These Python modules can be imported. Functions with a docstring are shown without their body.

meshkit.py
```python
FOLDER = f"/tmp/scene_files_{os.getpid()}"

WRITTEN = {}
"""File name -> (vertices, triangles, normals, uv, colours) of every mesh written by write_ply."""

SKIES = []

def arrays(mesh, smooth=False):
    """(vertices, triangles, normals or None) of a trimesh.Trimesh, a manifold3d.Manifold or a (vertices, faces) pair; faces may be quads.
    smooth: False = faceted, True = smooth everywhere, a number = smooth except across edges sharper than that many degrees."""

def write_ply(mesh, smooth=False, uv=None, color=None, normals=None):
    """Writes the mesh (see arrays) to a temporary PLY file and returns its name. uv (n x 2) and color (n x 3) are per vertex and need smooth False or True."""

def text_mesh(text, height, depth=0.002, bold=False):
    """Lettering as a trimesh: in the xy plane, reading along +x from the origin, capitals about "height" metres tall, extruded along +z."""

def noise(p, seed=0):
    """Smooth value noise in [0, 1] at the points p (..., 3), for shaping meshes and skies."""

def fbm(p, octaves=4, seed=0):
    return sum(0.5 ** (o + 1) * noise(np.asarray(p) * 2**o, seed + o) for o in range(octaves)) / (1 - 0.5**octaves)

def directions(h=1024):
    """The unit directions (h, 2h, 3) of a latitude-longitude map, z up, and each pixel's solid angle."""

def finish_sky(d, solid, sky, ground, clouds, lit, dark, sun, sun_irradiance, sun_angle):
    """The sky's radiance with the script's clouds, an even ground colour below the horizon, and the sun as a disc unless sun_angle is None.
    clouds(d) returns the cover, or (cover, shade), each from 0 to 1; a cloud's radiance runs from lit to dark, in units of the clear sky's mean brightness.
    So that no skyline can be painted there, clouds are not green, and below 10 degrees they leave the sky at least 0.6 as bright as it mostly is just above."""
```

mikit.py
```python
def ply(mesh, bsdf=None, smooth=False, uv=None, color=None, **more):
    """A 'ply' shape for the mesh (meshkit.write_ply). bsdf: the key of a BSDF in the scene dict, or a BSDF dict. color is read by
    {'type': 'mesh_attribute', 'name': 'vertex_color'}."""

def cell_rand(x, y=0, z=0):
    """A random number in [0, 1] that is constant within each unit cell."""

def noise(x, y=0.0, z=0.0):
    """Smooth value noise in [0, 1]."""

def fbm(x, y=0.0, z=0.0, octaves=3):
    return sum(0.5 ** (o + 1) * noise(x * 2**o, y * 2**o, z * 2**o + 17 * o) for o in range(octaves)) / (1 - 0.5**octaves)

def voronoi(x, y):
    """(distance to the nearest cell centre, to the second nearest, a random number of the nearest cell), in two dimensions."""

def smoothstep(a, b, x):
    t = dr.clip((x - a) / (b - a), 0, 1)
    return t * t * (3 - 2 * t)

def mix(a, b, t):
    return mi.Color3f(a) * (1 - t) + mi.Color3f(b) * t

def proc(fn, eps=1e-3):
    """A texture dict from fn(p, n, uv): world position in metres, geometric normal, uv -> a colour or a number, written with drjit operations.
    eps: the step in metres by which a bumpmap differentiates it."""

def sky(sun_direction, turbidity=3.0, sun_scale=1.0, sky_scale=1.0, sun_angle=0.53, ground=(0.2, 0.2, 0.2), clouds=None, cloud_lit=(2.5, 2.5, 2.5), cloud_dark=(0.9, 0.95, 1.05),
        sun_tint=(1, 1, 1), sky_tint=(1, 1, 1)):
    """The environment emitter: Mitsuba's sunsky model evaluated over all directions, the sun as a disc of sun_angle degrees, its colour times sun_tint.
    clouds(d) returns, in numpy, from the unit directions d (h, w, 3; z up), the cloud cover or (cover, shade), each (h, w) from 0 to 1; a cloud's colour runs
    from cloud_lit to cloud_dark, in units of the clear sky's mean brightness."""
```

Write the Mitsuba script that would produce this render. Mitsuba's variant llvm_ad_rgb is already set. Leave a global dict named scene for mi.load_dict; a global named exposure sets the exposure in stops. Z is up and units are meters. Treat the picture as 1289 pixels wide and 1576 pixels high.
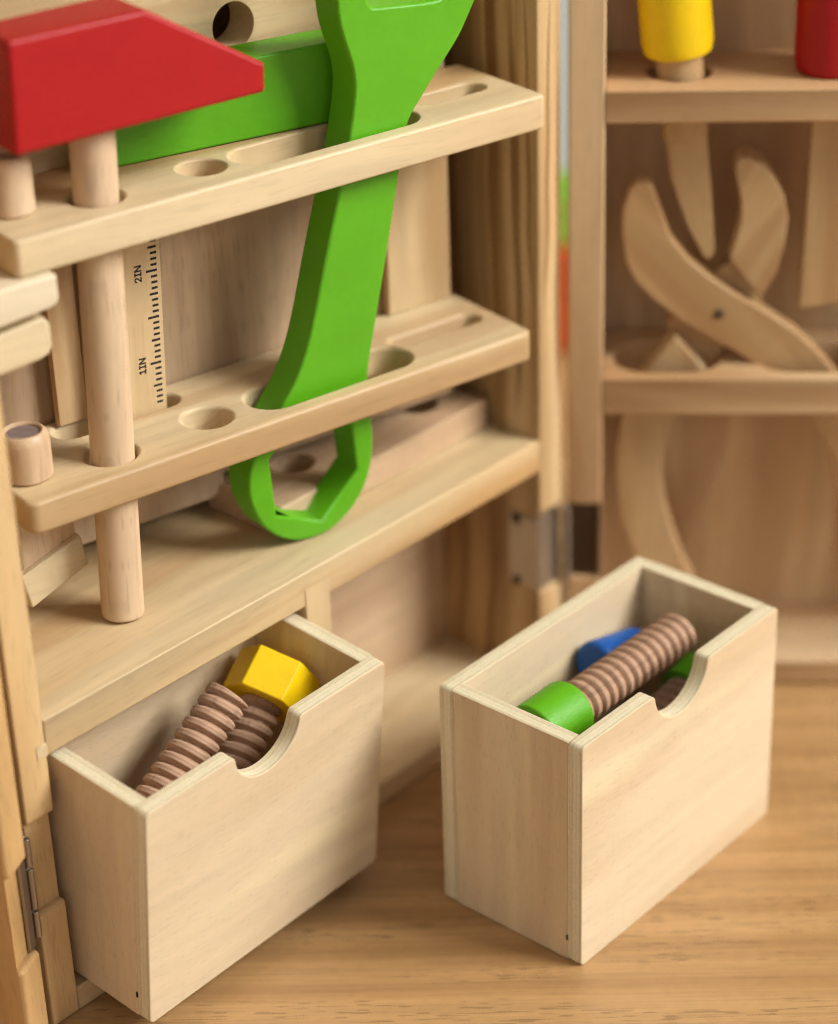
import math, random
import numpy as np, trimesh, drjit as dr, mitsuba as mi, mikit, meshkit
import mapbox_earcut as earcut
from shapely.geometry import Polygon, Point, box as sbox
from shapely import affinity
from mikit import noise, fbm, smoothstep, mix, proc
random.seed(7)
T = mi.ScalarTransform4f
scene, labels = {}, {}


def S(r, g, b):
    return [float(((c / 255 + 0.055) / 1.055) ** 2.4 if c > 10 else c / 255 / 12.92) for c in (r, g, b)]


# ---------------------------------------------------------------- camera, light, exposure
exposure = 0.08
CAM = np.array([-0.44184, -0.60033, 0.62268])
FWD = np.array([0.650825, 0.592543, -0.474678])
UP = np.array([0.373193, 0.294793, 0.879673])
scene['camera'] = {'type': 'thinlens', 'fov': 20.864, 'fov_axis': 'x', 'aperture_radius': 0.0122, 'focus_distance': 0.920,
                   'near_clip': 0.02, 'far_clip': 20.0,
                   'to_world': T().look_at(origin=CAM.tolist(), target=(CAM + FWD).tolist(), up=UP.tolist())}


def lamp(key, pos, target, sx, sy, rgb, label):
    scene[key] = {'type': 'rectangle', 'to_world': T().look_at(origin=list(pos), target=list(target), up=[0, 0, 1]) @ T().scale([sx, sy, 1]),
                  'emitter': {'type': 'area', 'radiance': {'type': 'rgb', 'value': list(rgb)}}}
    labels[key] = {'label': label, 'category': 'lamp'}


lamp('studio_lamp', (1.32, -1.95, 1.85), (0.15, 0.0, 0.15), 0.60, 0.62, (26.5, 26.2, 25.2), 'large soft studio lamp to the right of the camera, outside the picture')
scene['room_light'] = {'type': 'constant', 'radiance': {'type': 'rgb', 'value': [0.50, 0.50, 0.495]}}

# ---------------------------------------------------------------- materials
def wood(c_dark, c_mid, c_light, stripe=18.0, grain=160.0, fine=1.0, vein=0.0, vein_col=None):
    cd, cm, cl = S(*c_dark), S(*c_mid), S(*c_light)

    def fn(p, n, uv):
        u, v = uv.x, uv.y
        w = v + 0.012 * (fbm(u * 9, v * 14, 3.0) - 0.5)
        a = fbm(u * 3 + 5, w * stripe, 1.0)
        b = fbm(u * 14, w * grain, 2.0)
        f = noise(u * 110, w * 1500, 4.0)
        col = mix(cd, cm, smoothstep(0.25, 0.55, a))
        col = mix(col, cl, smoothstep(0.5, 0.8, a))
        col = col * (0.87 + 0.26 * b) * (1 - 0.16 * fine * smoothstep(0.62, 0.95, f))
        if vein:
            k = smoothstep(0.60, 0.72, fbm(u * 4 + 31, w * stripe * 2.2, 8.0)) * vein
            col = mix(col, S(*vein_col), k)
        return col * mi.Color3f(0.70, 0.69, 0.67)
    return proc(fn)


def ply_fn(p, n, uv):
    u, v = uv.x, uv.y
    w = v + 0.02 * (fbm(u * 8, v * 10, 3.0) - 0.5)
    a = fbm(u * 4 + 3, w * 30, 1.0)
    b = fbm(u * 18, w * 240, 2.0)
    f = noise(u * 260, w * 2600, 4.0)
    col = mix(S(216, 188, 152), S(229, 206, 172), smoothstep(0.28, 0.62, a))
    col = mix(col, S(238, 219, 178), 0.65 * smoothstep(0.58, 0.8, fbm(u * 5 + 11, w * 55, 6.0)))
    col = col * (0.93 + 0.14 * b) * (1 - 0.09 * smoothstep(0.62, 0.95, f))
    t = u - 100.0
    wob = 0.05 * (noise(v * 60, 3.0, 1.0) - 0.5)
    line = lambda c, wd, k: 1 - k * (1 - smoothstep(wd * 0.4, wd, dr.abs(t + wob - c))) * (0.55 + 0.45 * noise(v * 220, c * 50, 2.0))
    e = mix(S(234, 221, 188), S(214, 190, 150), smoothstep(0.62, 0.70, t + wob) * (1 - smoothstep(0.80, 0.86, t + wob)) * 0.5 + 0.55 * (1 - smoothstep(0.08, 0.15, t)))
    e = e * line(0.14, 0.06, 0.26) * line(0.42, 0.05, 0.10) * line(0.66, 0.05, 0.16) * line(0.88, 0.05, 0.20)
    e = e * (0.94 + 0.10 * noise(v * 1100, t * 9.0, 1.0))
    return dr.select(u > 50, e, col) * mi.Color3f(0.735, 0.735, 0.715)


def table_fn(p, n, uv):
    x = 0.655 * p.x - 0.755 * p.y
    y = 0.755 * p.x + 0.655 * p.y
    w = y + 0.006 * (fbm(x * 2.5, y * 5, 1.0) - 0.5)
    a = fbm(x * 1.1, w * 85, 1.0)
    b = fbm(x * 6, w * 520, 2.0)
    f = noise(x * 40, w * 1500, 4.0)
    h = fbm(x * 260, y * 320, 7.0)
    pore = smoothstep(0.68, 0.84, noise(x * 120, w * 1500, 9.0)) * smoothstep(0.42, 0.60, noise(x * 12, w * 110, 6.0))
    col = mix(S(181, 140, 94), S(190, 149, 101), smoothstep(0.3, 0.5, a))
    col = mix(col, S(198, 157, 109), smoothstep(0.48, 0.72, a))
    col = col * (0.90 + 0.18 * b) * (0.95 + 0.10 * h) * (1 - 0.10 * smoothstep(0.5, 0.9, f)) * (1 - 0.30 * pore)
    return col * mi.Color3f(0.70, 0.68, 0.63)


def mat(key, tex, rough=0.5, spec=0.35, bump=None, scale=1.0, **more):
    b = {'type': 'principled', 'base_color': tex if 'fn' in tex else tex, 'roughness': rough, 'specular': spec, **more}
    if bump is not None:
        b = {'type': 'bumpmap', 'arbitrary': bump, 'scale': scale, 'bsdf': b}
    scene[key] = {'type': 'twosided', 'bsdf': b}


def rgb(*c):
    return {'type': 'rgb', 'value': S(*c)}


mat('pine', wood((196, 160, 114), (221, 194, 150), (230, 208, 168), stripe=26, grain=170, fine=0.5, vein=0.45, vein_col=(190, 148, 104)), 0.48)
mat('shelf_pine', wood((190, 150, 100), (221, 192, 146), (230, 208, 168), stripe=30, grain=170, fine=0.5, vein=0.35, vein_col=(198, 152, 106)), 0.48)
mat('pale_lit_wood', wood((226, 206, 166), (234, 217, 181), (240, 225, 194), stripe=26, grain=170, fine=0.3), 0.5)  # cream of the prongs; on the block tip it paints bright lamplight
mat('pine_stripes', wood((168, 130, 84), (212, 178, 128), (228, 198, 152), stripe=105, grain=120, fine=0.4, vein=0.85, vein_col=(140, 98, 54)), 0.5)
mat('pine_honey', wood((204, 162, 106), (219, 180, 126), (226, 193, 142), stripe=22, grain=150, vein=0.4, vein_col=(176, 120, 62)), 0.45)
mat('door_wood', wood((212, 170, 124), (228, 192, 146), (236, 204, 162), stripe=18, grain=140, fine=0.5, vein=0.6, vein_col=(186, 140, 94)), 0.5)
mat('beech', wood((208, 174, 138), (222, 191, 156), (229, 202, 168), stripe=34, grain=420, fine=1.0), 0.42)
mat('tool_wood', wood((196, 154, 106), (218, 182, 132), (226, 194, 148), stripe=34, grain=130, fine=0.5, vein=0.5, vein_col=(190, 144, 98)), 0.42)
mat('thread_wood', wood((182, 144, 118), (204, 166, 138), (220, 184, 158), stripe=60, grain=300, fine=1.6), 0.62, 0.2)
mat('panel_wood', wood((190, 156, 122), (202, 171, 138), (211, 182, 150), stripe=34, grain=420, fine=1.0), 0.5)
mat('shaded_end', wood((128, 110, 106), (146, 126, 120), (160, 140, 132), stripe=60, grain=300), 0.7, 0.2)  # dark grey that paints the shade in the peg tops
mat('plywood', proc(ply_fn), 0.46)
mat('table_wood', proc(table_fn), 0.38, 0.45)
skin = proc(lambda p, n, uv: fbm(p.x * 900, p.y * 900, p.z * 900), eps=2e-4)
def paint(c):
    col = S(*c)
    return proc(lambda p, n, uv: mi.Color3f(col) * (0.90 + 0.14 * fbm(p.x * 60 + p.y * 40, p.y * 30, p.z * 60) + 0.06 * fbm(p.x * 700, p.y * 700, p.z * 260)))


for key, c, r in (('red_paint', (154, 9, 15), 0.42), ('green_paint', (82, 152, 14), 0.46), ('yellow_paint', (222, 186, 10), 0.40), ('blue_paint', (6, 74, 144), 0.42)):
    mat(key, paint(c), r, 0.35, skin, 0.00014)
mat('ink', rgb(40, 34, 32), 0.6, 0.2)
mat('orange_plastic', rgb(190, 86, 42), 0.4)
mat('lime_plastic', rgb(152, 190, 76), 0.4)
mat('dark_hole', rgb(52, 38, 26), 0.9, 0.1)
mat('wall_paint', rgb(188, 186, 174), 0.8, 0.1)
scene['steel'] = {'type': 'twosided', 'bsdf': {'type': 'principled', 'base_color': rgb(160, 150, 138), 'metallic': 0.9, 'roughness': 0.26}}
scene['dark_steel'] = {'type': 'twosided', 'bsdf': {'type': 'principled', 'base_color': rgb(96, 82, 68), 'metallic': 0.85, 'roughness': 0.38}}

# ---------------------------------------------------------------- mesh helpers
class Frame:
    """An upright frame: a along the width, b away from the viewer, z up."""
    def __init__(s, x, y, deg, z=0.0):
        t = math.radians(deg)
        s.o = np.array([x, y, z]); s.e = np.array([math.cos(t), math.sin(t), 0]); s.n = np.array([-math.sin(t), math.cos(t), 0]); s.z = np.array([0, 0, 1.0])

    def w(s, a, b, z):
        return s.o + s.e * a + s.n * b + s.z * z


CAB = Frame(0, 0, 0)
RACK = Frame(0.276084, -0.018516, -11.2986)
D2 = Frame(0.1527, -0.1423, 0.2745)
DOOR = Frame(0.3221, -0.0021, -51.83)
LDOOR = Frame(-0.0180, -0.0035, 0)
LDOOR.e = np.array([-math.cos(math.radians(24)), -math.sin(math.radians(24)), 0]); LDOOR.n = np.array([-math.sin(math.radians(24)), math.cos(math.radians(24)), 0])
D1 = Frame(0.0, 0.0, 0.0)
_k = 0.984
_t, _P = math.radians(1.2188), math.radians(5.6161)
D1.o = CAM + _k * (np.array([0.0120, -0.0296, 0.0008]) - CAM)
_e = np.array([math.cos(_t), math.sin(_t), 0]); _n = np.array([-math.sin(_t), math.cos(_t), 0])
D1.e, D1.n, D1.z = _e, _n * math.cos(_P) + np.array([0, 0, math.sin(_P)]), np.array([0, 0, math.cos(_P)]) - _n * math.sin(_P)


def bevel_prism(poly, h, r=0.0008, rc=0.0, n=3):
    """Prism of a shapely polygon from z=0 to h, its rims rounded by r, its convex corners by rc. Local coordinates."""
    if rc:
        poly = poly.buffer(-rc).buffer(rc, quad_segs=6)
    from shapely.geometry.polygon import orient
    poly = orient(poly.simplify(1e-6), 1.0)
    rings = [np.array(g.coords[:-1]) for g in [poly.exterior, *poly.interiors]]
    prof = [(0.0, h / 2)] if r <= 0 else None
    steps = [(r * (1 - math.cos(k * math.pi / 2 / n)), r * (1 - math.sin(k * math.pi / 2 / n))) for k in range(n + 1)] if r > 0 else [(0.0, 0.0)]
    # (z, inset) pairs from bottom to top
    low = [(a, b) for a, b in ((r * (1 - math.sin(math.pi / 2 * (1 - k / n))), r * (1 - math.sin(math.pi / 2 * k / n))) for k in range(n + 1))] if r > 0 else [(0.0, 0.0)]
    lay = low + [(h - z, i) for z, i in reversed(low)]
    V, F, at = [], [], 0
    caps = {0: [], len(lay) - 1: []}
    for R in rings:
        m = len(R)
        d = np.roll(R, -1, 0) - R
        d /= np.maximum(np.linalg.norm(d, axis=1, keepdims=True), 1e-12)
        nr = np.stack([d[:, 1], -d[:, 0]], 1)
        q = nr + np.roll(nr, 1, 0)
        q /= np.maximum(np.sum(q * np.roll(nr, 1, 0), 1, keepdims=True), 0.3)
        for li, (z, ins) in enumerate(lay):
            V.append(np.column_stack([R - q * ins, np.full(m, z)]))
            if li in caps:
                caps[li].append((at + li * m, m))
        i = np.arange(m); j = (i + 1) % m
        for li in range(len(lay) - 1):
            a = at + li * m; b = a + m
            F.append(np.stack([a + i, a + j, b + j], 1)); F.append(np.stack([a + i, b + j, b + i], 1))
        at += m * len(lay)
    V = np.vstack(V)
    for li, rs in caps.items():
        idx = np.concatenate([np.arange(a, a + m) for a, m in rs])
        tri = earcut.triangulate_float64(np.ascontiguousarray(V[idx][:, :2]), np.cumsum([m for _, m in rs]).astype(np.uint32)).reshape(-1, 3)
        f = idx[tri]
        A = V[f]
        cr = np.cross(A[:, 1] - A[:, 0], A[:, 2] - A[:, 0])[:, 2]
        want = 1 if li else -1
        f[cr * want < 0] = f[cr * want < 0][:, ::-1]
        F.append(f)
    return trimesh.Trimesh(V, np.vstack(F), process=False)


def lathe(prof, seg=48):
    """Surface of revolution about z of (r, z) points, closed at both ends."""
    prof = np.array(prof, float); m = len(prof); t = np.arange(seg) * 2 * math.pi / seg
    V = np.concatenate([np.column_stack([r * np.cos(t), r * np.sin(t), np.full(seg, z)]) for r, z in prof])
    i = np.arange(seg); j = (i + 1) % seg; F = []
    for k in range(m - 1):
        a, b = k * seg, (k + 1) * seg
        F += [np.stack([a + i, a + j, b + j], 1), np.stack([a + i, b + j, b + i], 1)]
    V = np.vstack([V, [[0, 0, prof[0][1]], [0, 0, prof[-1][1]]]]); c = len(V) - 2
    F += [np.stack([np.full(seg, c), j, i], 1), np.stack([np.full(seg, c + 1), (m - 1) * seg + i, (m - 1) * seg + j], 1)]
    return trimesh.Trimesh(V, np.vstack(F), process=False)


def rod(R, h, r=0.0012, seg=40, n=4):
    arc = [(R - r + r * math.sin(k * math.pi / 2 / n), r - r * math.cos(k * math.pi / 2 / n)) for k in range(n + 1)]
    return lathe(arc + [(R * 1.0, h * 0.33), (R, h * 0.66)] + [(a, h - b) for a, b in reversed(arc)], seg)


def thread(R, depth, pitch, length, seg=44, per=11):
    """A coarse wooden screw thread running up z."""
    nz = int(length / pitch * per); z = np.linspace(0, length, nz + 1); t = np.arange(seg) * 2 * math.pi / seg
    ph = (z[:, None] / pitch - t[None, :] / (2 * math.pi)) % 1.0
    tri = np.abs(ph - 0.5) * 2
    r = R - depth * (1 - np.clip((tri - 0.04) / 0.56, 0, 1) ** 0.8) - 0.0002 * np.clip((tri - 0.7) / 0.3, 0, 1) ** 2
    wob = meshkit.noise(np.stack([np.cos(t)[None] * 2 + z[:, None] * 260, np.sin(t)[None] * 2 + z[:, None] * 0, z[:, None] * 300 + t[None] * 0], -1), 3)
    r = r + (wob - 0.5) * 0.00022
    V = np.stack([r * np.cos(t), r * np.sin(t), np.repeat(z[:, None], seg, 1)], -1).reshape(-1, 3)
    i = np.arange(seg); j = (i + 1) % seg; F = []
    for k in range(nz):
        a, b = k * seg, (k + 1) * seg
        F += [np.stack([a + i, a + j, b + j], 1), np.stack([a + i, b + j, b + i], 1)]
    V = np.vstack([V, [[0, 0, 0], [0, 0, length]]]); c = len(V) - 2
    F += [np.stack([np.full(seg, c), j, i], 1), np.stack([np.full(seg, c + 1), nz * seg + i, nz * seg + j], 1)]
    return trimesh.Trimesh(V, np.vstack(F), process=False)


def basis(o, X, Y, Z):
    M = np.eye(4); M[:3, 0], M[:3, 1], M[:3, 2], M[:3, 3] = X, Y, Z, o
    return M


def axis_basis(p0, p1, hint=(0, 0, 1)):
    z = np.subtract(p1, p0); z = z / np.linalg.norm(z)
    x = np.cross(hint, z); x /= np.linalg.norm(x)
    return basis(p0, x, np.cross(z, x), z)


_seed = [0]


def emit(key, mesh, M, bsdf, grain='x', angle=32, ply=False):
    """Adds one entry: the local mesh under M, with wood coordinates in uv (along the grain, across it)."""
    if ply:
        f = mesh.faces; V = mesh.vertices[f.reshape(-1)]; F = np.arange(len(V)).reshape(-1, 3)
        nz = np.abs(np.repeat(np.cross(mesh.vertices[f[:, 1]] - mesh.vertices[f[:, 0]], mesh.vertices[f[:, 2]] - mesh.vertices[f[:, 0]]), 3, 0))
        nz = nz[:, 2] / np.maximum(np.linalg.norm(nz, axis=1), 1e-20)
        smooth = False
    else:
        m2 = trimesh.graph.smooth_shade(mesh, angle=math.radians(angle), facet_minarea=None)
        V, F = np.array(m2.vertices), np.array(m2.faces); smooth = True
    _seed[0] += 1
    off = (_seed[0] * 1.37) % 17.0
    x, y, z = V.T
    if isinstance(grain, (int, float)):
        c_, s_ = math.cos(math.radians(grain)), math.sin(math.radians(grain))
        al, ac, th = x * c_ + y * s_, y * c_ - x * s_, z
    else:
        al, ac, th = {'x': (x, y, z), 'y': (y, x, z), 'z': (z, x, y)}[grain]
    uv = np.column_stack([al + off, ac + 0.83 * th + off * 0.71])
    if ply:
        edge = nz < 0.72
        h = mesh.vertices[:, 2].max()
        uv[edge] = np.column_stack([100 + z[edge] / h, (x + y)[edge] + off])
    W = V @ M[:3, :3].T + M[:3, 3]
    if np.linalg.det(M[:3, :3]) < 0:
        F = F[:, ::-1]
    scene[key] = mikit.ply((W, F), bsdf, smooth=smooth, uv=uv)


def number(key):
    if key not in scene and key not in labels:
        return key
    k = 1
    while f'{key}_{k:03d}' in scene or f'{key}_{k:03d}' in labels:
        k += 1
    return f'{key}_{k:03d}'


def thing(name, label, cat, group=None):
    key = number(name); labels[key] = {'label': label, 'category': cat}
    if group:
        labels[key]['group'] = group
    return key


def part(parent, name, mesh, M, bsdf, **k):
    key = number(f'{parent}__{name}'); emit(key, mesh, M, bsdf, **k); return key


def board(fr, a0, a1, b0, b1, z0, z1):
    """(mesh, M): lying board, polygon in (a, b), height along z."""
    return sbox(a0, b0, a1, b1), basis(fr.w(0, 0, z0), fr.e, fr.n, fr.z), z1 - z0


def lying(fr, poly, z0, z1, r=0.001, rc=0.0):
    return bevel_prism(poly, z1 - z0, r, rc), basis(fr.w(0, 0, z0), fr.e, fr.n, fr.z)


def facing(fr, poly, b0, b1, r=0.001, rc=0.0):
    """Polygon in (a, z), thickness from b0 to b1 (b0 in front)."""
    return bevel_prism(poly, b1 - b0, r, rc), basis(fr.w(0, b0, 0), fr.e, fr.z, fr.n)


def sideways(fr, poly, a0, a1, r=0.001, rc=0.0):
    """Polygon in (b, z), thickness from a0 to a1."""
    return bevel_prism(poly, a1 - a0, r, rc), basis(fr.w(a0, 0, 0), fr.n, fr.z, fr.e)


def slot(a0, a1, b, h):
    from shapely.geometry import LineString
    return LineString([(a0 + h, b), (a1 - h, b)]).buffer(h, quad_segs=10)


def disc(a, b, r):
    return Point(a, b).buffer(r, quad_segs=12)


# ---------------------------------------------------------------- setting
scene_table = trimesh.creation.box(extents=[3.4, 2.1, 0.03])
emit('table_top', scene_table, basis([0.6536 * 0.30 + 0.7568 * -0.19, -0.7568 * 0.30 + 0.6536 * -0.19, -0.015], [0.6536, -0.7568, 0], [0.7568, 0.6536, 0], [0, 0, 1]), 'table_wood')
labels['table_top'] = {'label': 'honey brown wooden table top with fine dark grain under the toy cabinet', 'kind': 'structure'}
emit('wall', trimesh.creation.box(extents=[7, 0.1, 4.6]), basis([1.75, 1.45, 0.8], [0.6536, -0.7568, 0], [0.7568, 0.6536, 0], [0, 0, 1]), 'wall_paint')
labels['wall'] = {'label': 'plain pale grey wall far behind the toy cabinet', 'kind': 'structure'}

# ---------------------------------------------------------------- cabinet
W, TW, TL, ZC, TC, ZF, HT, DEP = 0.303, 0.0162, 0.0142, 0.1434, 0.0165, 0.0123, 0.47, 0.114
cab = thing('tool_cabinet', 'open pale pine toy tool cabinet with slotted shelves and an open hinged door', 'cabinet')


def side_poly(z0, z1, cut, d):
    return Polygon([(0, 0), (d, 0), (d, HT), (0, HT), (0, z1), (cut, z1), (cut, z0), (0, z0)])


part(cab, 'left_side', *sideways(CAB, side_poly(0.058, 0.1007, 0.0035, DEP), -TL, 0, 0.0012, 0.0022), 'pine_honey', grain='y')
part(cab, 'right_side', *sideways(CAB, side_poly(0.0612, 0.1035, 0.002, DEP), W, W + TW, 0.0012, 0.0022), 'pine_stripes', grain='y')
part(cab, 'floor_board', *lying(CAB, sbox(0.0002, 0.0003, W - 0.0002, DEP - 0.008), 0.0004, ZF, 0.0008), 'pine', grain='x')
part(cab, 'lower_shelf', *lying(CAB, sbox(0.0002, 0.0, W - 0.0002, DEP - 0.008), ZC - TC, ZC, 0.0010), 'shelf_pine', grain='x')
part(cab, 'tenon', *facing(CAB, sbox(-0.0052, ZC - TC + 0.0004, 0.0001, ZC - TC + 0.0062), -0.0005, 0.006, 0.0004), 'pine', grain='x')
part(cab, 'divider', *sideways(CAB, Polygon([(-0.0006, ZF), (-0.0006, 0.1352), (0.0, 0.1352), (0.004, 0.1352), (0.004, ZC - TC - 0.0002), (0.06, ZC - TC - 0.0002), (0.06, ZF)]), 0.1436, 0.1582, 0.0004), 'pine', grain='y')
part(cab, 'drawer_back', *facing(CAB, sbox(0.0004, ZF + 0.0002, W - 0.0004, ZC - TC - 0.0002), 0.0605, 0.066, 0.0003), 'beech', grain='x')
part(cab, 'back_board', *facing(CAB, sbox(-TL, 0.0, W + TW, HT), DEP + 0.0003, DEP + 0.006, 0.0004), 'beech', grain='x')

part(cab, 'roof_board', *lying(CAB, sbox(-TL, 0.0, W + TW, DEP + 0.006), HT + 0.0003, HT + 0.014, 0.001), 'pine', grain='x')

# slotted shelves on their own back panel
ZA, ZB, TA, TB, DR = 0.3205, 0.2141, 0.0149, 0.0142, 0.0602
pA = sbox(-0.245, 0.0, 0.0078, DR - 0.0002).buffer(-0.0028).buffer(0.0028, quad_segs=8)
for q in (disc(-0.1502, 0.0222, 0.0098), slot(-0.0405, -0.0030, 0.0295, 0.0063), slot(-0.1365, -0.0475, 0.0198, 0.0113), disc(-0.1985, 0.0208, 0.0110)):
    pA = pA.difference(q)
part(cab, 'shelf', *lying(RACK, pA, ZA - TA, ZA, 0.0014), 'pine', grain='x')
pB = sbox(-0.252, 0.0, 0.0003, DR - 0.0002).buffer(-0.005).buffer(0.005, quad_segs=8)
for q in (disc(-0.1573, 0.0212, 0.0104), slot(-0.0555, -0.0075, 0.0300, 0.0052), slot(-0.1372, -0.0552, 0.0200, 0.0115), disc(-0.2049, 0.0188, 0.0110), slot(-0.2140, -0.1560, 0.0475, 0.0068)):
    pB = pB.difference(q)
part(cab, 'shelf', *lying(RACK, pB, ZB - TB, ZB, 0.0020), 'pine', grain='x')
pP = Polygon([(-0.252, 0.1525), (-0.128, 0.1525), (-0.128, 0.163), (0.0003, 0.163), (0.0003, 0.3120), (-0.252, 0.3120)])
part(cab, 'rack_back', *facing(RACK, pP, DR, DR + 0.008, 0.0006), 'panel_wood', grain='y')
pQ = sbox(-0.252, 0.3124, 0.0003, 0.455).difference(disc(-0.107, 0.3600, 0.0098))
part(cab, 'rack_back', *facing(RACK, pQ, DR, DR + 0.018, 0.0006), 'pine', grain='x')

# hinge on the right side, wrapped round its front edge
hg = number(cab + '__hinge')
emit(hg, bevel_prism(sbox(0.0, 0.0622, 0.0185, 0.1003), 0.0012, 0.0003), basis([W - 0.0014, 0, 0], [0, 1, 0], [0, 0, 1], [1, 0, 0]), 'steel')
part(hg, 'front_leaf', bevel_prism(sbox(W - 0.0012, 0.0622, W + TW - 0.0045, 0.1028), 0.0012, 0.0003), basis([0, 0.0004, 0], [1, 0, 0], [0, 0, 1], [0, 1, 0]), 'steel')
for z in (0.0642, 0.0979):
    part(hg, 'screw', lathe([(0.0001, -0.0006), (0.0020, -0.0006), (0.0026, 0.0), (0.0026, 0.0008)], 20), basis([W - 0.0016, 0.0133, z], [0, 1, 0], [0, 0, 1], [1, 0, 0]), 'ink')
for z0, z1 in ((0.0625, 0.0742), (0.0756, 0.0884), (0.0898, 0.1022)):
    part(hg, 'knuckle', rod(0.0021, z1 - z0, 0.0003, 20), basis([W + TW + 0.0010, -0.0028, z0], [1, 0, 0], [0, 1, 0], [0, 0, 1]), 'steel')

part(hg, 'gap_shade', bevel_prism(sbox(W + TW - 0.0046, 0.0626, W + TW - 0.0006, 0.1020), 0.0010, 0.0002), basis([0, 0.0008, 0], [1, 0, 0], [0, 0, 1], [0, 1, 0]), 'ink')  # dark strip painting the shaded gap beside the knuckles

# right door: a shallow box with two shelves
DZA, DTA, DZB, DTB, DW, DD = 0.3084, 0.0153, 0.1693, 0.0196, 0.0162, 0.0592
door = number(cab + '__door')
labels[door] = {'label': 'open right-hand door, a shallow brown box with two shelves'}
stile = Polygon([(0, 0.001), (DD + 0.006, 0.001), (DD + 0.006, HT), (0, HT), (0, 0.1018), (0.003, 0.1018), (0.003, 0.062), (0, 0.062)])
emit(door, *sideways(DOOR, stile, 0.0, DW, 0.0012, 0.0018), 'door_wood', grain='y')
part(door, 'back_panel', *facing(DOOR, sbox(DW, 0.001, 0.27, HT), DD, DD + 0.006, 0.0004), 'door_wood', grain='y')
part(door, 'far_side', *sideways(DOOR, sbox(0, 0.001, DD + 0.006, HT), 0.2702, 0.286, 0.001), 'door_wood', grain='y')
part(door, 'top_board', *lying(DOOR, sbox(DW + 0.0002, 0.0, 0.27, DD - 0.0002), HT - 0.016, HT, 0.001), 'door_wood', grain='x')
part(door, 'bottom_board', *lying(DOOR, sbox(DW + 0.0002, 0.0, 0.27, DD - 0.0002), 0.001, 0.0135, 0.001), 'door_wood', grain='x')
qA = sbox(DW + 0.0002, 0.0, 0.27, DD - 0.0002)
for q in (disc(0.0493, 0.0265, 0.0145), disc(0.117, 0.0265, 0.0135)):
    qA = qA.difference(q)
part(door, 'shelf', *lying(DOOR, qA, DZA - DTA, DZA, 0.0012), 'door_wood', grain='x')
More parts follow.
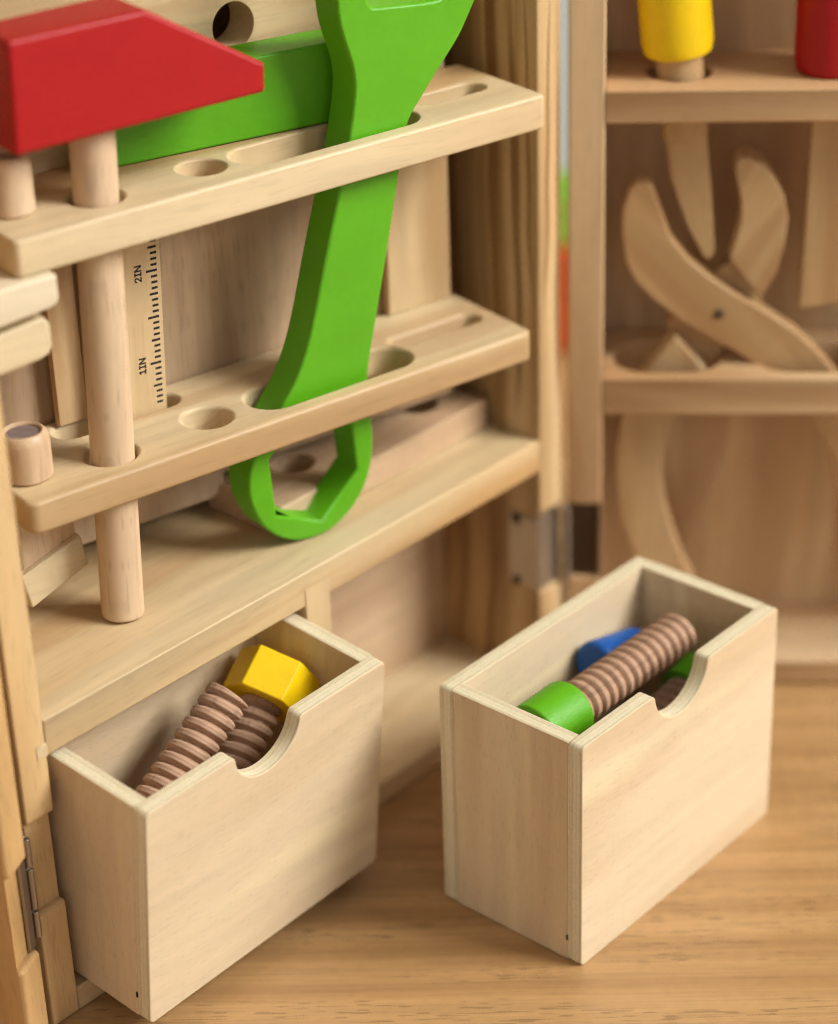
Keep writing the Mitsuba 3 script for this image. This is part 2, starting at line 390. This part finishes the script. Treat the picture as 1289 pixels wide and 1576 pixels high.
qB = sbox(DW + 0.0002, 0.0, 0.27, DD - 0.0002).difference(slot(0.0215, 0.072, 0.0250, 0.0175)).difference(slot(0.088, 0.142, 0.0250, 0.0175))
part(door, 'shelf', *lying(DOOR, qB, DZB - DTB, DZB, 0.0018), 'door_wood', grain='x')
part(door, 'hinge_leaf', *facing(DOOR, sbox(0.0010, 0.0632, 0.0146, 0.1008), 0.0016, 0.0028, 0.0003), 'dark_steel')  # brown reflection in the leaf is put into its dark metal colour
part(door, 'hinge_rim', *facing(DOOR, sbox(0.0146, 0.0624, 0.0160, 0.1014), -0.0004, 0.0028, 0.0003), 'steel')
part(door, 'hinge_rim', *facing(DOOR, sbox(-0.0006, 0.0624, 0.0010, 0.1014), -0.0004, 0.0028, 0.0003), 'steel')

# left door, its hinge side just in view
ld = number(cab + '__door')
labels[ld] = {'label': 'open left-hand door, its hinged edge just in view'}
stileL = Polygon([(0, 0.001), (0.05, 0.001), (0.05, HT), (0, HT), (0, 0.0905), (0.0035, 0.0905), (0.0035, 0.046), (0, 0.046)])
emit(ld, *sideways(LDOOR, stileL, 0.0, 0.0160, 0.0022, 0.0022), 'pine_honey', grain='y')
part(ld, 'back_panel', *facing(LDOOR, sbox(0.0162, 0.001, 0.15, HT), 0.044, 0.05, 0.0004), 'door_wood', grain='y')
part(ld, 'hinge_leaf', *facing(LDOOR, sbox(0.0, 0.0470, 0.0045, 0.0892), 0.0016, 0.0030, 0.0003), 'steel')
hl = number(cab + '__hinge')
emit(hl, bevel_prism(sbox(-TL - 0.0012, 0.0566, -TL + 0.0002, 0.0992), 0.0125, 0.0003), basis([0, 0.0016, 0], [1, 0, 0], [0, 0, 1], [0, 1, 0]), 'steel')
for z0, z1 in ((0.0500, 0.0625), (0.0640, 0.0830), (0.0845, 0.0975)):
    part(hl, 'knuckle', rod(0.0016, z1 - z0, 0.0003, 20), basis([-TL - 0.0020, -0.0010, z0], [1, 0, 0], [0, 1, 0], [0, 0, 1]), 'steel')

# ---------------------------------------------------------------- drawers
L, D, H, TP = 0.140, 0.0753, 0.1102, 0.0074


def notch(cx, top):
    return affinity.scale(Point(cx, top).buffer(1.0, quad_segs=16), 0.0188, 0.0178)


def drawer(fr, label, s=1.0):
    t = thing('drawer', label, 'drawer', 'plywood drawers of the tool cabinet')
    l, d, h, tp = L * s, D * s, H * s, TP * s
    front = sbox(0, 0, l, h).difference(affinity.scale(notch(0.068, 0.1104), s, s, origin=(0, 0)))
    front = front.buffer(-0.0026).buffer(0.0026, quad_segs=6)
    part(t, 'front_panel', bevel_prism(front, tp, 0.0006, 0, 2), basis(fr.w(0, 0, 0), fr.e, fr.z, fr.n), 'plywood', ply=True)
    part(t, 'back_panel', bevel_prism(sbox(0, 0, l, h), tp, 0.0006, 0.0024, 2), basis(fr.w(0, d - tp, 0), fr.e, fr.z, fr.n), 'plywood', ply=True)
    for a in (0.0003, l - tp - 0.0003):
        part(t, 'side_panel', bevel_prism(sbox(tp + 0.0001, 0.0004, d - tp - 0.0001, h - 0.0003), tp, 0.0004, 0, 2), basis(fr.w(a, 0, 0), fr.n, fr.z, fr.e), 'plywood', ply=True, grain='y')
    part(t, 'bottom_panel', bevel_prism(sbox(tp + 0.0004, tp + 0.0002, l - tp - 0.0004, d - tp - 0.0002), 0.004, 0.0002), basis(fr.w(0, 0, 0.004), fr.e, fr.n, fr.z), 'plywood')
    part(t, 'nail_hole', bevel_prism(sbox(tp - 0.0005, 0.0108 * s, tp + 0.0005, 0.0132 * s), 0.0006, 0.0), basis(fr.w(-0.0002, 0, 0), fr.n, fr.z, fr.e), 'dark_hole')
    return t


drawer(D1, 'plywood drawer tipped out of the cabinet, holding a yellow hexagon bolt', _k)
drawer(D2, 'loose plywood drawer standing on the table, holding green and blue bolts')


def bolt(label, p0, p1, R, head, head_col, Rh, hl, name='wooden_bolt', turn=0.0):
    """Thread from p0 (at the head) to p1, the head behind p0."""
    t = thing(name, label, 'toy bolt')
    p0, p1 = np.asarray(p0, float), np.asarray(p1, float)
    part(t, 'thread', thread(R, 0.0026, 0.0057, float(np.linalg.norm(p1 - p0))), axis_basis(p0, p1), 'thread_wood', grain='z', angle=30)
    if head:
        dirn = (p1 - p0) / np.linalg.norm(p1 - p0)
        M = axis_basis(p0 - dirn * hl, p0)
        if head == 'hex':
            pg = Polygon([(Rh * math.cos(math.radians(60 * k + turn)), Rh * math.sin(math.radians(60 * k + turn))) for k in range(6)])
            part(t, 'head', bevel_prism(pg, hl, 0.0010, 0.0012), M, head_col)
        else:
            part(t, 'head', rod(Rh, hl, 0.0016), M, head_col)
    return t


# in the tipped drawer
def p1_(a, b, z):
    return D1.w(a * _k, b * _k, z * _k)


bolt('ridged brown bolt without a visible head, leaning left in the tipped drawer', D1.w(0.0895, 0.0435, 0.0945), D1.w(0.0400, 0.0415, 0.0620), 0.0097, None, None, 0, 0)
hx = np.array([0.1085, 0.0424, 0.0800]); hd = np.array([-0.8152, -0.1888, -0.5475])
bolt('wooden bolt with a yellow hexagonal head in the tipped drawer', D1.w(*hx), D1.w(*(hx + hd * 0.056)), 0.0097, 'hex', 'yellow_paint', 0.0188, 0.0192, turn=97.2)
# in the loose drawer
bolt('wooden bolt with a bright green round head lying across the loose drawer', D2.w(0.0398, 0.0370, 0.0936), D2.w(0.1185, 0.0370, 0.0941), 0.0098, 'round', 'green_paint', 0.0135, 0.0255)
bolt('wooden bolt with a blue head lying behind the green one in the loose drawer', D2.w(0.1140, 0.0562, 0.0795), D2.w(0.1310, 0.0559, 0.0736), 0.0085, None, None, 0, 0)
_t3 = bolt('wooden bolt with a green head, low under the notch of the loose drawer', D2.w(0.1080, 0.0262, 0.0700), D2.w(0.0480, 0.0230, 0.0640), 0.0098, 'round', 'green_paint', 0.0125, 0.0180)

# ---------------------------------------------------------------- wrench
ang = math.atan(-0.025974)
wz = np.array([0, 0, math.cos(ang)]) + RACK.n * math.sin(ang)
wn = RACK.n * math.cos(ang) - np.array([0, 0, math.sin(ang)])
MW = basis(RACK.w(0, 0.0098 + 0.025974 * ZA, 0.0018), RACK.e, wz, wn)
pts = [(-77.2, 376.0), (-76.0, 371.2), (-73.0, 369.7), (-42.6, 366.6), (-38.5, 367.5), (-36.5, 372), (-30, 402), (-14, 404), (-9, 392), (-13, 377),
       (-21.1, 364.8), (-29.0, 351.5), (-33.6, 346), (-42.6, 336.6), (-51, 327), (-56.2, 321), (-59.0, 314), (-62.1, 299.7), (-66.3, 279), (-71.0, 257), (-75.8, 236.0), (-81.0, 213.2), (-81.2, 203), (-80.2, 193), (-79.3, 185), (-79.3, 177.0), (-80.2, 169.2), (-83.2, 159.4),
       (-89.4, 150.6), (-98.2, 144.5), (-105, 142.2), (-113, 141.8), (-122.2, 143.6), (-130.6, 148.4), (-138.3, 156.6), (-142.6, 165.9), (-144.4, 174.4), (-143.8, 182.9), (-140.4, 191.3), (-132.5, 201), (-124, 212), (-119.6, 217.5), (-115.8, 224), (-112.3, 232), (-108.5, 243.0), (-101.4, 269.7), (-92.6, 299.2), (-87.4, 318), (-84.8, 330), (-83.5, 339.8), (-84.5, 348.5), (-88.0, 358.5), (-90.3, 366.5), (-91.4, 378.4), (-93, 400), (-88, 410), (-80, 408), (-77, 396)]
cp = np.array(pts) / 1000
for _ in range(2):                                     # corner cutting: a flowing outline
    nx = np.roll(cp, -1, 0)
    cp = np.stack([cp * 0.78 + nx * 0.22, cp * 0.22 + nx * 0.78], 1).reshape(-1, 2)
poly = Polygon(cp).buffer(0)
hexh = Polygon([(a / 1000, z / 1000) for a, z in [(-133.1, 187.0), (-130.9, 159.6), (-107.9, 148.9), (-88.3, 167.7), (-91.0, 195.6), (-114.0, 206.0)]])
poly = poly.buffer(0.004).buffer(-0.008, quad_segs=8).buffer(0.004, quad_segs=8).difference(hexh)
wr = thing('wrench', 'big flat green toy wrench with a hexagon ring hanging through both shelves', 'toy wrench')
emit(wr, bevel_prism(poly, 0.0165, 0.0015, 0, 3), MW, 'green_paint')

# ---------------------------------------------------------------- hammer
hm = thing('hammer', 'toy hammer with a red wedge head on a round wooden handle', 'toy hammer')
hp = Polygon([(-0.238, 0.3500), (-0.1295, 0.3505), (-0.1290, 0.3620), (-0.179, 0.3925), (-0.2362, 0.3922)])
part(hm, 'head', bevel_prism(hp, 0.028, 0.0018, 0.0018), basis(RACK.w(0, 0.0040, 0), RACK.e, RACK.z, RACK.n), 'red_paint')
h0, h1 = np.array(RACK.w(-0.2100, 0.0125, ZC + 0.0003)), np.array(RACK.w(-0.1970, 0.0213, 0.3505))
part(hm, 'handle', rod(0.00885, float(np.linalg.norm(h1 - h0)), 0.0014), axis_basis(h0, h1, (0, 1, 0)), 'beech', grain='z')

# ---------------------------------------------------------------- things on the cabinet's shelves
gb = thing('toy_block', 'long green block lying on the upper shelf behind the red hammer', 'toy block')
GB = Frame(*RACK.w(-0.0817, 0.0312, ZA)[:2], -11.2986 - 7.2, ZA)
emit(gb, bevel_prism(sbox(-0.108, 0.0, 0.0085, 0.0205), 0.0335, 0.0014, 0.0035), basis(GB.w(0, 0, 0.0002), GB.e, GB.n, GB.z), 'green_paint')
labels[gb]['label'] = 'long green block lying on the upper shelf behind the red hammer'

pk = thing('perforated_strip', 'flat wooden strip with round holes lying at the back of the lower shelf', 'toy strip')
pp = sbox(0.160, 0.0285, 0.2995, 0.0760)
for q in (disc(0.1945, 0.0552, 0.0100), disc(0.2745, 0.0515, 0.0100)):
    pp = pp.difference(q)
emit(pk, *lying(CAB, pp, ZC + 0.0002, ZC + 0.0150, 0.0010, 0.0018), 'beech', grain='x')

for z0, a, b, r, h, lab in ((ZA, -0.2305, 0.0275, 0.0088, 0.0225, 'short round wooden peg standing on the upper shelf under the hammer head'),
                            (ZB, -0.2400, 0.0225, 0.0102, 0.0200, 'short round wooden peg, its hollow top painted dark as if shaded, on the middle shelf at the left')):
    t = thing('wooden_peg', lab, 'peg', 'round wooden pegs on the shelves')
    pr = [(r - 0.001, 0), (r, 0.001), (r, h * 0.5), (r, h - 0.004), (r - 0.0006, h - 0.0018), (r - 0.0016, h - 0.0004), (r - 0.0024, h), (r - 0.0031, h - 0.0006), (r - 0.0034, h - 0.0018)]
    emit(t, lathe(pr, 40), basis(RACK.w(a, b, z0 + 0.0002), RACK.e, RACK.n, RACK.z), 'beech', grain='z')
    part(t, 'shaded_end', rod(r - 0.0036, 0.0012, 0.0003, 32), basis(RACK.w(a, b, z0 + h - 0.0022), RACK.e, RACK.n, RACK.z), 'shaded_end', grain='z')  # dark disc standing in for shade on the peg top

# ruler with printed inches
ru = thing('ruler', 'wooden ruler with printed inch marks standing behind the hammer handle', 'ruler')
lean = math.radians(2.6)
RU = Frame(0, 0, 0); RU.e = RACK.e * math.cos(lean) - RACK.z * math.sin(lean); RU.z = RACK.z * math.cos(lean) + RACK.e * math.sin(lean); RU.n = RACK.n
RU.o = RACK.w(-0.1638, 0.0418, ZB)
part(ru, 'blade', *facing(RU, sbox(-0.0295, -0.006, 0.0, 0.0895), 0.0, 0.0045, 0.0005), 'pine', grain='y')
tk = []
for k in range(-1, 38):
    z = 0.0203 + (k - 7) * 0.00252
    ln_ = 0.0050 if (k - 7) % 8 == 0 else 0.0038 if (k - 7) % 4 == 0 else 0.0027
    if z > 0.001:
        tk.append(trimesh.creation.box(extents=[ln_, 0.0009, 0.0002], transform=trimesh.transformations.translation_matrix([-0.0012 - ln_ / 2 - 0.0008, z, -0.0001])))
part(ru, 'tick_marks', trimesh.util.concatenate(tk), basis(RU.w(0, -0.00005, 0), RU.e, RU.z, RU.n), 'ink')
for txt, z in (('1IN', 0.0162), ('2IN', 0.0565)):
    tm = meshkit.text_mesh(txt, 0.0031, 0.0002, True)
    # capital height runs to the left, the line runs upwards
    part(ru, 'inch_number', tm, basis(RU.w(-0.0093, -0.0002, z), RU.z, -RU.e, RU.n), 'ink')

sl = thing('thin_board', 'narrow thin board standing at the back, left of the ruler', 'board')
emit(sl, *facing(RACK, sbox(-0.2090, ZB + 0.0003, -0.1955, 0.3050), 0.0520, 0.0560, 0.0006), 'tool_wood', grain='y')
sb = thing('thin_board', 'wide pale board standing in the back right corner, right of the wrench', 'board')
emit(sb, *facing(RACK, sbox(-0.0385, ZB + 0.0003, -0.0035, 0.3050), 0.0545, 0.0590, 0.0006), 'pine', grain='y')

# two pronged tool at the left edge and the block hanging below
pr_ = thing('pronged_tool', 'pale wooden tool with two blunt prongs, under the upper shelf at the left edge', 'toy tool')
up_prong = Polygon([(-0.2310, 0.3054), (-0.2310, 0.2958), (-0.2322, 0.2936), (-0.2350, 0.2926), (-0.2720, 0.2892), (-0.2720, 0.3054)])
low_prong = Polygon([(-0.2345, 0.2855), (-0.2345, 0.2762), (-0.2362, 0.2735), (-0.2400, 0.2722), (-0.2720, 0.2694), (-0.2720, 0.2850), (-0.2400, 0.2886), (-0.2362, 0.2882)])
part(pr_, 'prong', *facing(RACK, up_prong, -0.0040, 0.0150, 0.0014, 0.0010), 'pale_lit_wood', grain='x')
part(pr_, 'prong', *facing(RACK, low_prong, -0.0010, 0.0150, 0.0014, 0.0010), 'pale_lit_wood', grain='x')
part(pr_, 'stem', *facing(RACK, sbox(-0.2720, ZB + 0.0003, -0.2590, 0.3054), 0.0152, 0.0260, 0.0008), 'pine', grain='y')
hb = thing('hanging_block', 'wooden block with a slanted end toned brighter as if lit, under the middle shelf at the left', 'toy block')
up_ = Polygon([(-0.2440, 0.1690), (-0.2190, 0.1775), (-0.2190, ZB - TB - 0.0003), (-0.2440, ZB - TB - 0.0003)])
part(hb, 'body', *facing(RACK, up_, 0.0290, 0.0400, 0.0008), 'beech', grain='y')

tip = Polygon([(-0.2470, 0.1686), (-0.2184, 0.1782), (-0.2160, 0.1638), (-0.2437, 0.1528)])
part(hb, 'tip', *facing(RACK, tip, 0.0260, 0.0400, 0.0010, 0.0008), 'pale_lit_wood', grain='x')  # brightness of the lit end put into a paler wood than the body

# ---------------------------------------------------------------- tools on the right door
def driver(label, a, b, z_end, Rh, Rs, col, tip, lean_a=0.0, sl=0.040):
    t = thing('screwdriver', label, 'toy screwdriver', 'toy screwdrivers in the door')
    d = DOOR.z + DOOR.e * lean_a; d /= np.linalg.norm(d)
    base = DOOR.w(a, b, z_end)
    part(t, 'handle', lathe([(Rs, 0), (Rh * 0.80, 0.0004), (Rh * 0.93, 0.0016), (Rh, 0.0060), (Rh, 0.04), (Rh, 0.09), (Rh * 0.9, 0.1)], 40), axis_basis(base, base + d, (0, 1, 0)), col)
    up = base + d * 0.002
    part(t, 'shaft', rod(Rs, sl, 0.0010), axis_basis(up - d * sl, up, (0, 1, 0)), 'tool_wood', grain='z')
    c0 = up - d * 0.0235 if sl > 0.03 else up - d * 0.0190
    part(t, 'tip', bevel_prism(Polygon([(x, y) for x, y in tip]), 0.0125, 0.0008, 0.0012), basis(c0 - DOOR.n * 0.0060, DOOR.e, d, DOOR.n), 'tool_wood', grain='y')
    return t


driver('toy screwdriver with a yellow handle in the top shelf of the door', 0.0490, 0.0265, 0.3165, 0.0162, 0.0108, 'yellow_paint',
       [(-0.0098, 0.004), (0.0098, 0.004), (0.0100, -0.040), (0.0095, -0.071), (0.0078, -0.0745), (0.0045, -0.0745), (-0.0020, -0.059), (-0.0080, -0.036)], -0.10)
driver('toy screwdriver with a red handle in the top shelf of the door', 0.1165, 0.0265, 0.3078, 0.0162, 0.0108, 'red_paint',
       [(-0.0070, 0.004), (0.0100, 0.004), (0.0105, -0.050), (0.0095, -0.0925), (-0.0088, -0.0955), (-0.0078, -0.060)], 0.0, 0.017)

pl = thing('pliers', 'crossed pale wooden toy pliers with a dark rivet, set in the lower door shelf', 'toy pliers')
A1 = [(27.9, 257.2), (24.8, 246.2), (24.6, 235.1), (26.5, 221.9), (31.4, 211.5), (40.2, 202.1), (53.0, 191.6), (62.8, 185.2), (78.6, 175.6), (95.5, 163.7), (106, 154.5), (114, 145.5), (120, 135), (125, 123), (129, 108), (133, 92), (135, 74), (135, 60),
      (143, 60), (149, 78), (152, 98), (150, 116), (145, 134), (136.5, 150), (126.8, 163.6), (116.0, 176.6), (105.0, 187.2), (91.2, 196.6), (77.5, 205.0), (65.8, 213.4), (56.0, 221.7), (47.2, 233.0), (41.7, 248.1), (38.2, 258.1), (35.4, 259.6), (30.7, 259.6)]
mm = lambda P: Polygon([(a / 1000, z / 1000) for a, z in P]).buffer(0)
part(pl, 'arm', *facing(DOOR, mm(A1), 0.0150, 0.0255, 0.0012, 0.0015), 'tool_wood', grain=-48)
A2t = [(76.1, 268.6), (75.9, 261.7), (78.6, 250.8), (79.0, 240.8), (77.0, 231.7), (74.5, 221.6), (89.5, 201.9), (96.1, 214.2), (99.3, 228.5), (100.4, 241.6), (98.7, 250.7), (94.1, 259.6), (88.2, 267.5), (81.6, 271.0), (77.9, 270.6)]
A2l = [(50.3, 184.2), (65.3, 166.0), (59.5, 158), (53.0, 147), (49.6, 138.3), (46.4, 124), (45.6, 108.2), (47.8, 92.2), (52.2, 76.0), (57.5, 60), (65, 44), (45, 42), (36.5, 57), (29.6, 73.7), (25.3, 87.6), (23.6, 108.2), (23.4, 121.7), (25.2, 139.5), (30, 152), (36.1, 163.8)]
A2m = [(66.5, 210.5), (76.4, 217.5), (91.5, 197.5), (74.5, 174.8), (67.2, 160.2), (50.4, 178.7), (45.8, 184.5)]
part(pl, 'arm', *facing(DOOR, mm(A2t), 0.0170, 0.0360, 0.0012, 0.0015), 'tool_wood', grain=62)
part(pl, 'lower_arm', *facing(DOOR, mm(A2l), 0.0160, 0.0310, 0.0012, 0.0012), 'tool_wood', grain='y')
part(pl, 'lap', *facing(DOOR, mm(A2m), 0.0258, 0.0350, 0.0006), 'tool_wood', grain='y')
part(pl, 'rivet', lathe([(0.0001, -0.0010), (0.0016, -0.0009), (0.0026, -0.0002), (0.0028, 0.002)], 24), basis(DOOR.w(0.0702, 0.0150, 0.1952), DOOR.e, DOOR.z, DOOR.n), 'dark_steel')

# ---------------------------------------------------------------- far things seen through the gap beside the door
ob = thing('toy_box', 'blurred orange box on the table far behind, seen through the gap beside the door', 'box')
FB = Frame(0.636, 0.247, -49)
emit(ob, bevel_prism(sbox(-0.03, 0, 0.03, 0.06), 0.072, 0.003, 0.006), basis(FB.w(0, 0, 0.0005), FB.e, FB.n, FB.z), 'orange_plastic')
lb = thing('toy_cup', 'blurred lime green cup standing on the orange box behind the gap', 'cup')
emit(lb, lathe([(0.020, 0), (0.0235, 0.002), (0.025, 0.02), (0.0265, 0.033), (0.0255, 0.034), (0.0235, 0.020), (0.021, 0.006), (0.004, 0.005)], 40), basis(FB.w(0.0, 0.030, 0.0728), FB.e, FB.n, FB.z), 'lime_plastic')

# blue head of the bolt at the back of the loose drawer
_bk = [k for k in labels if 'blue head' in labels[k]['label']][0]
part(_bk, 'head', rod(0.0105, 0.0334, 0.0030), axis_basis(D2.w(0.1140, 0.0562, 0.0795), D2.w(0.0815, 0.0568, 0.0870)), 'blue_paint')
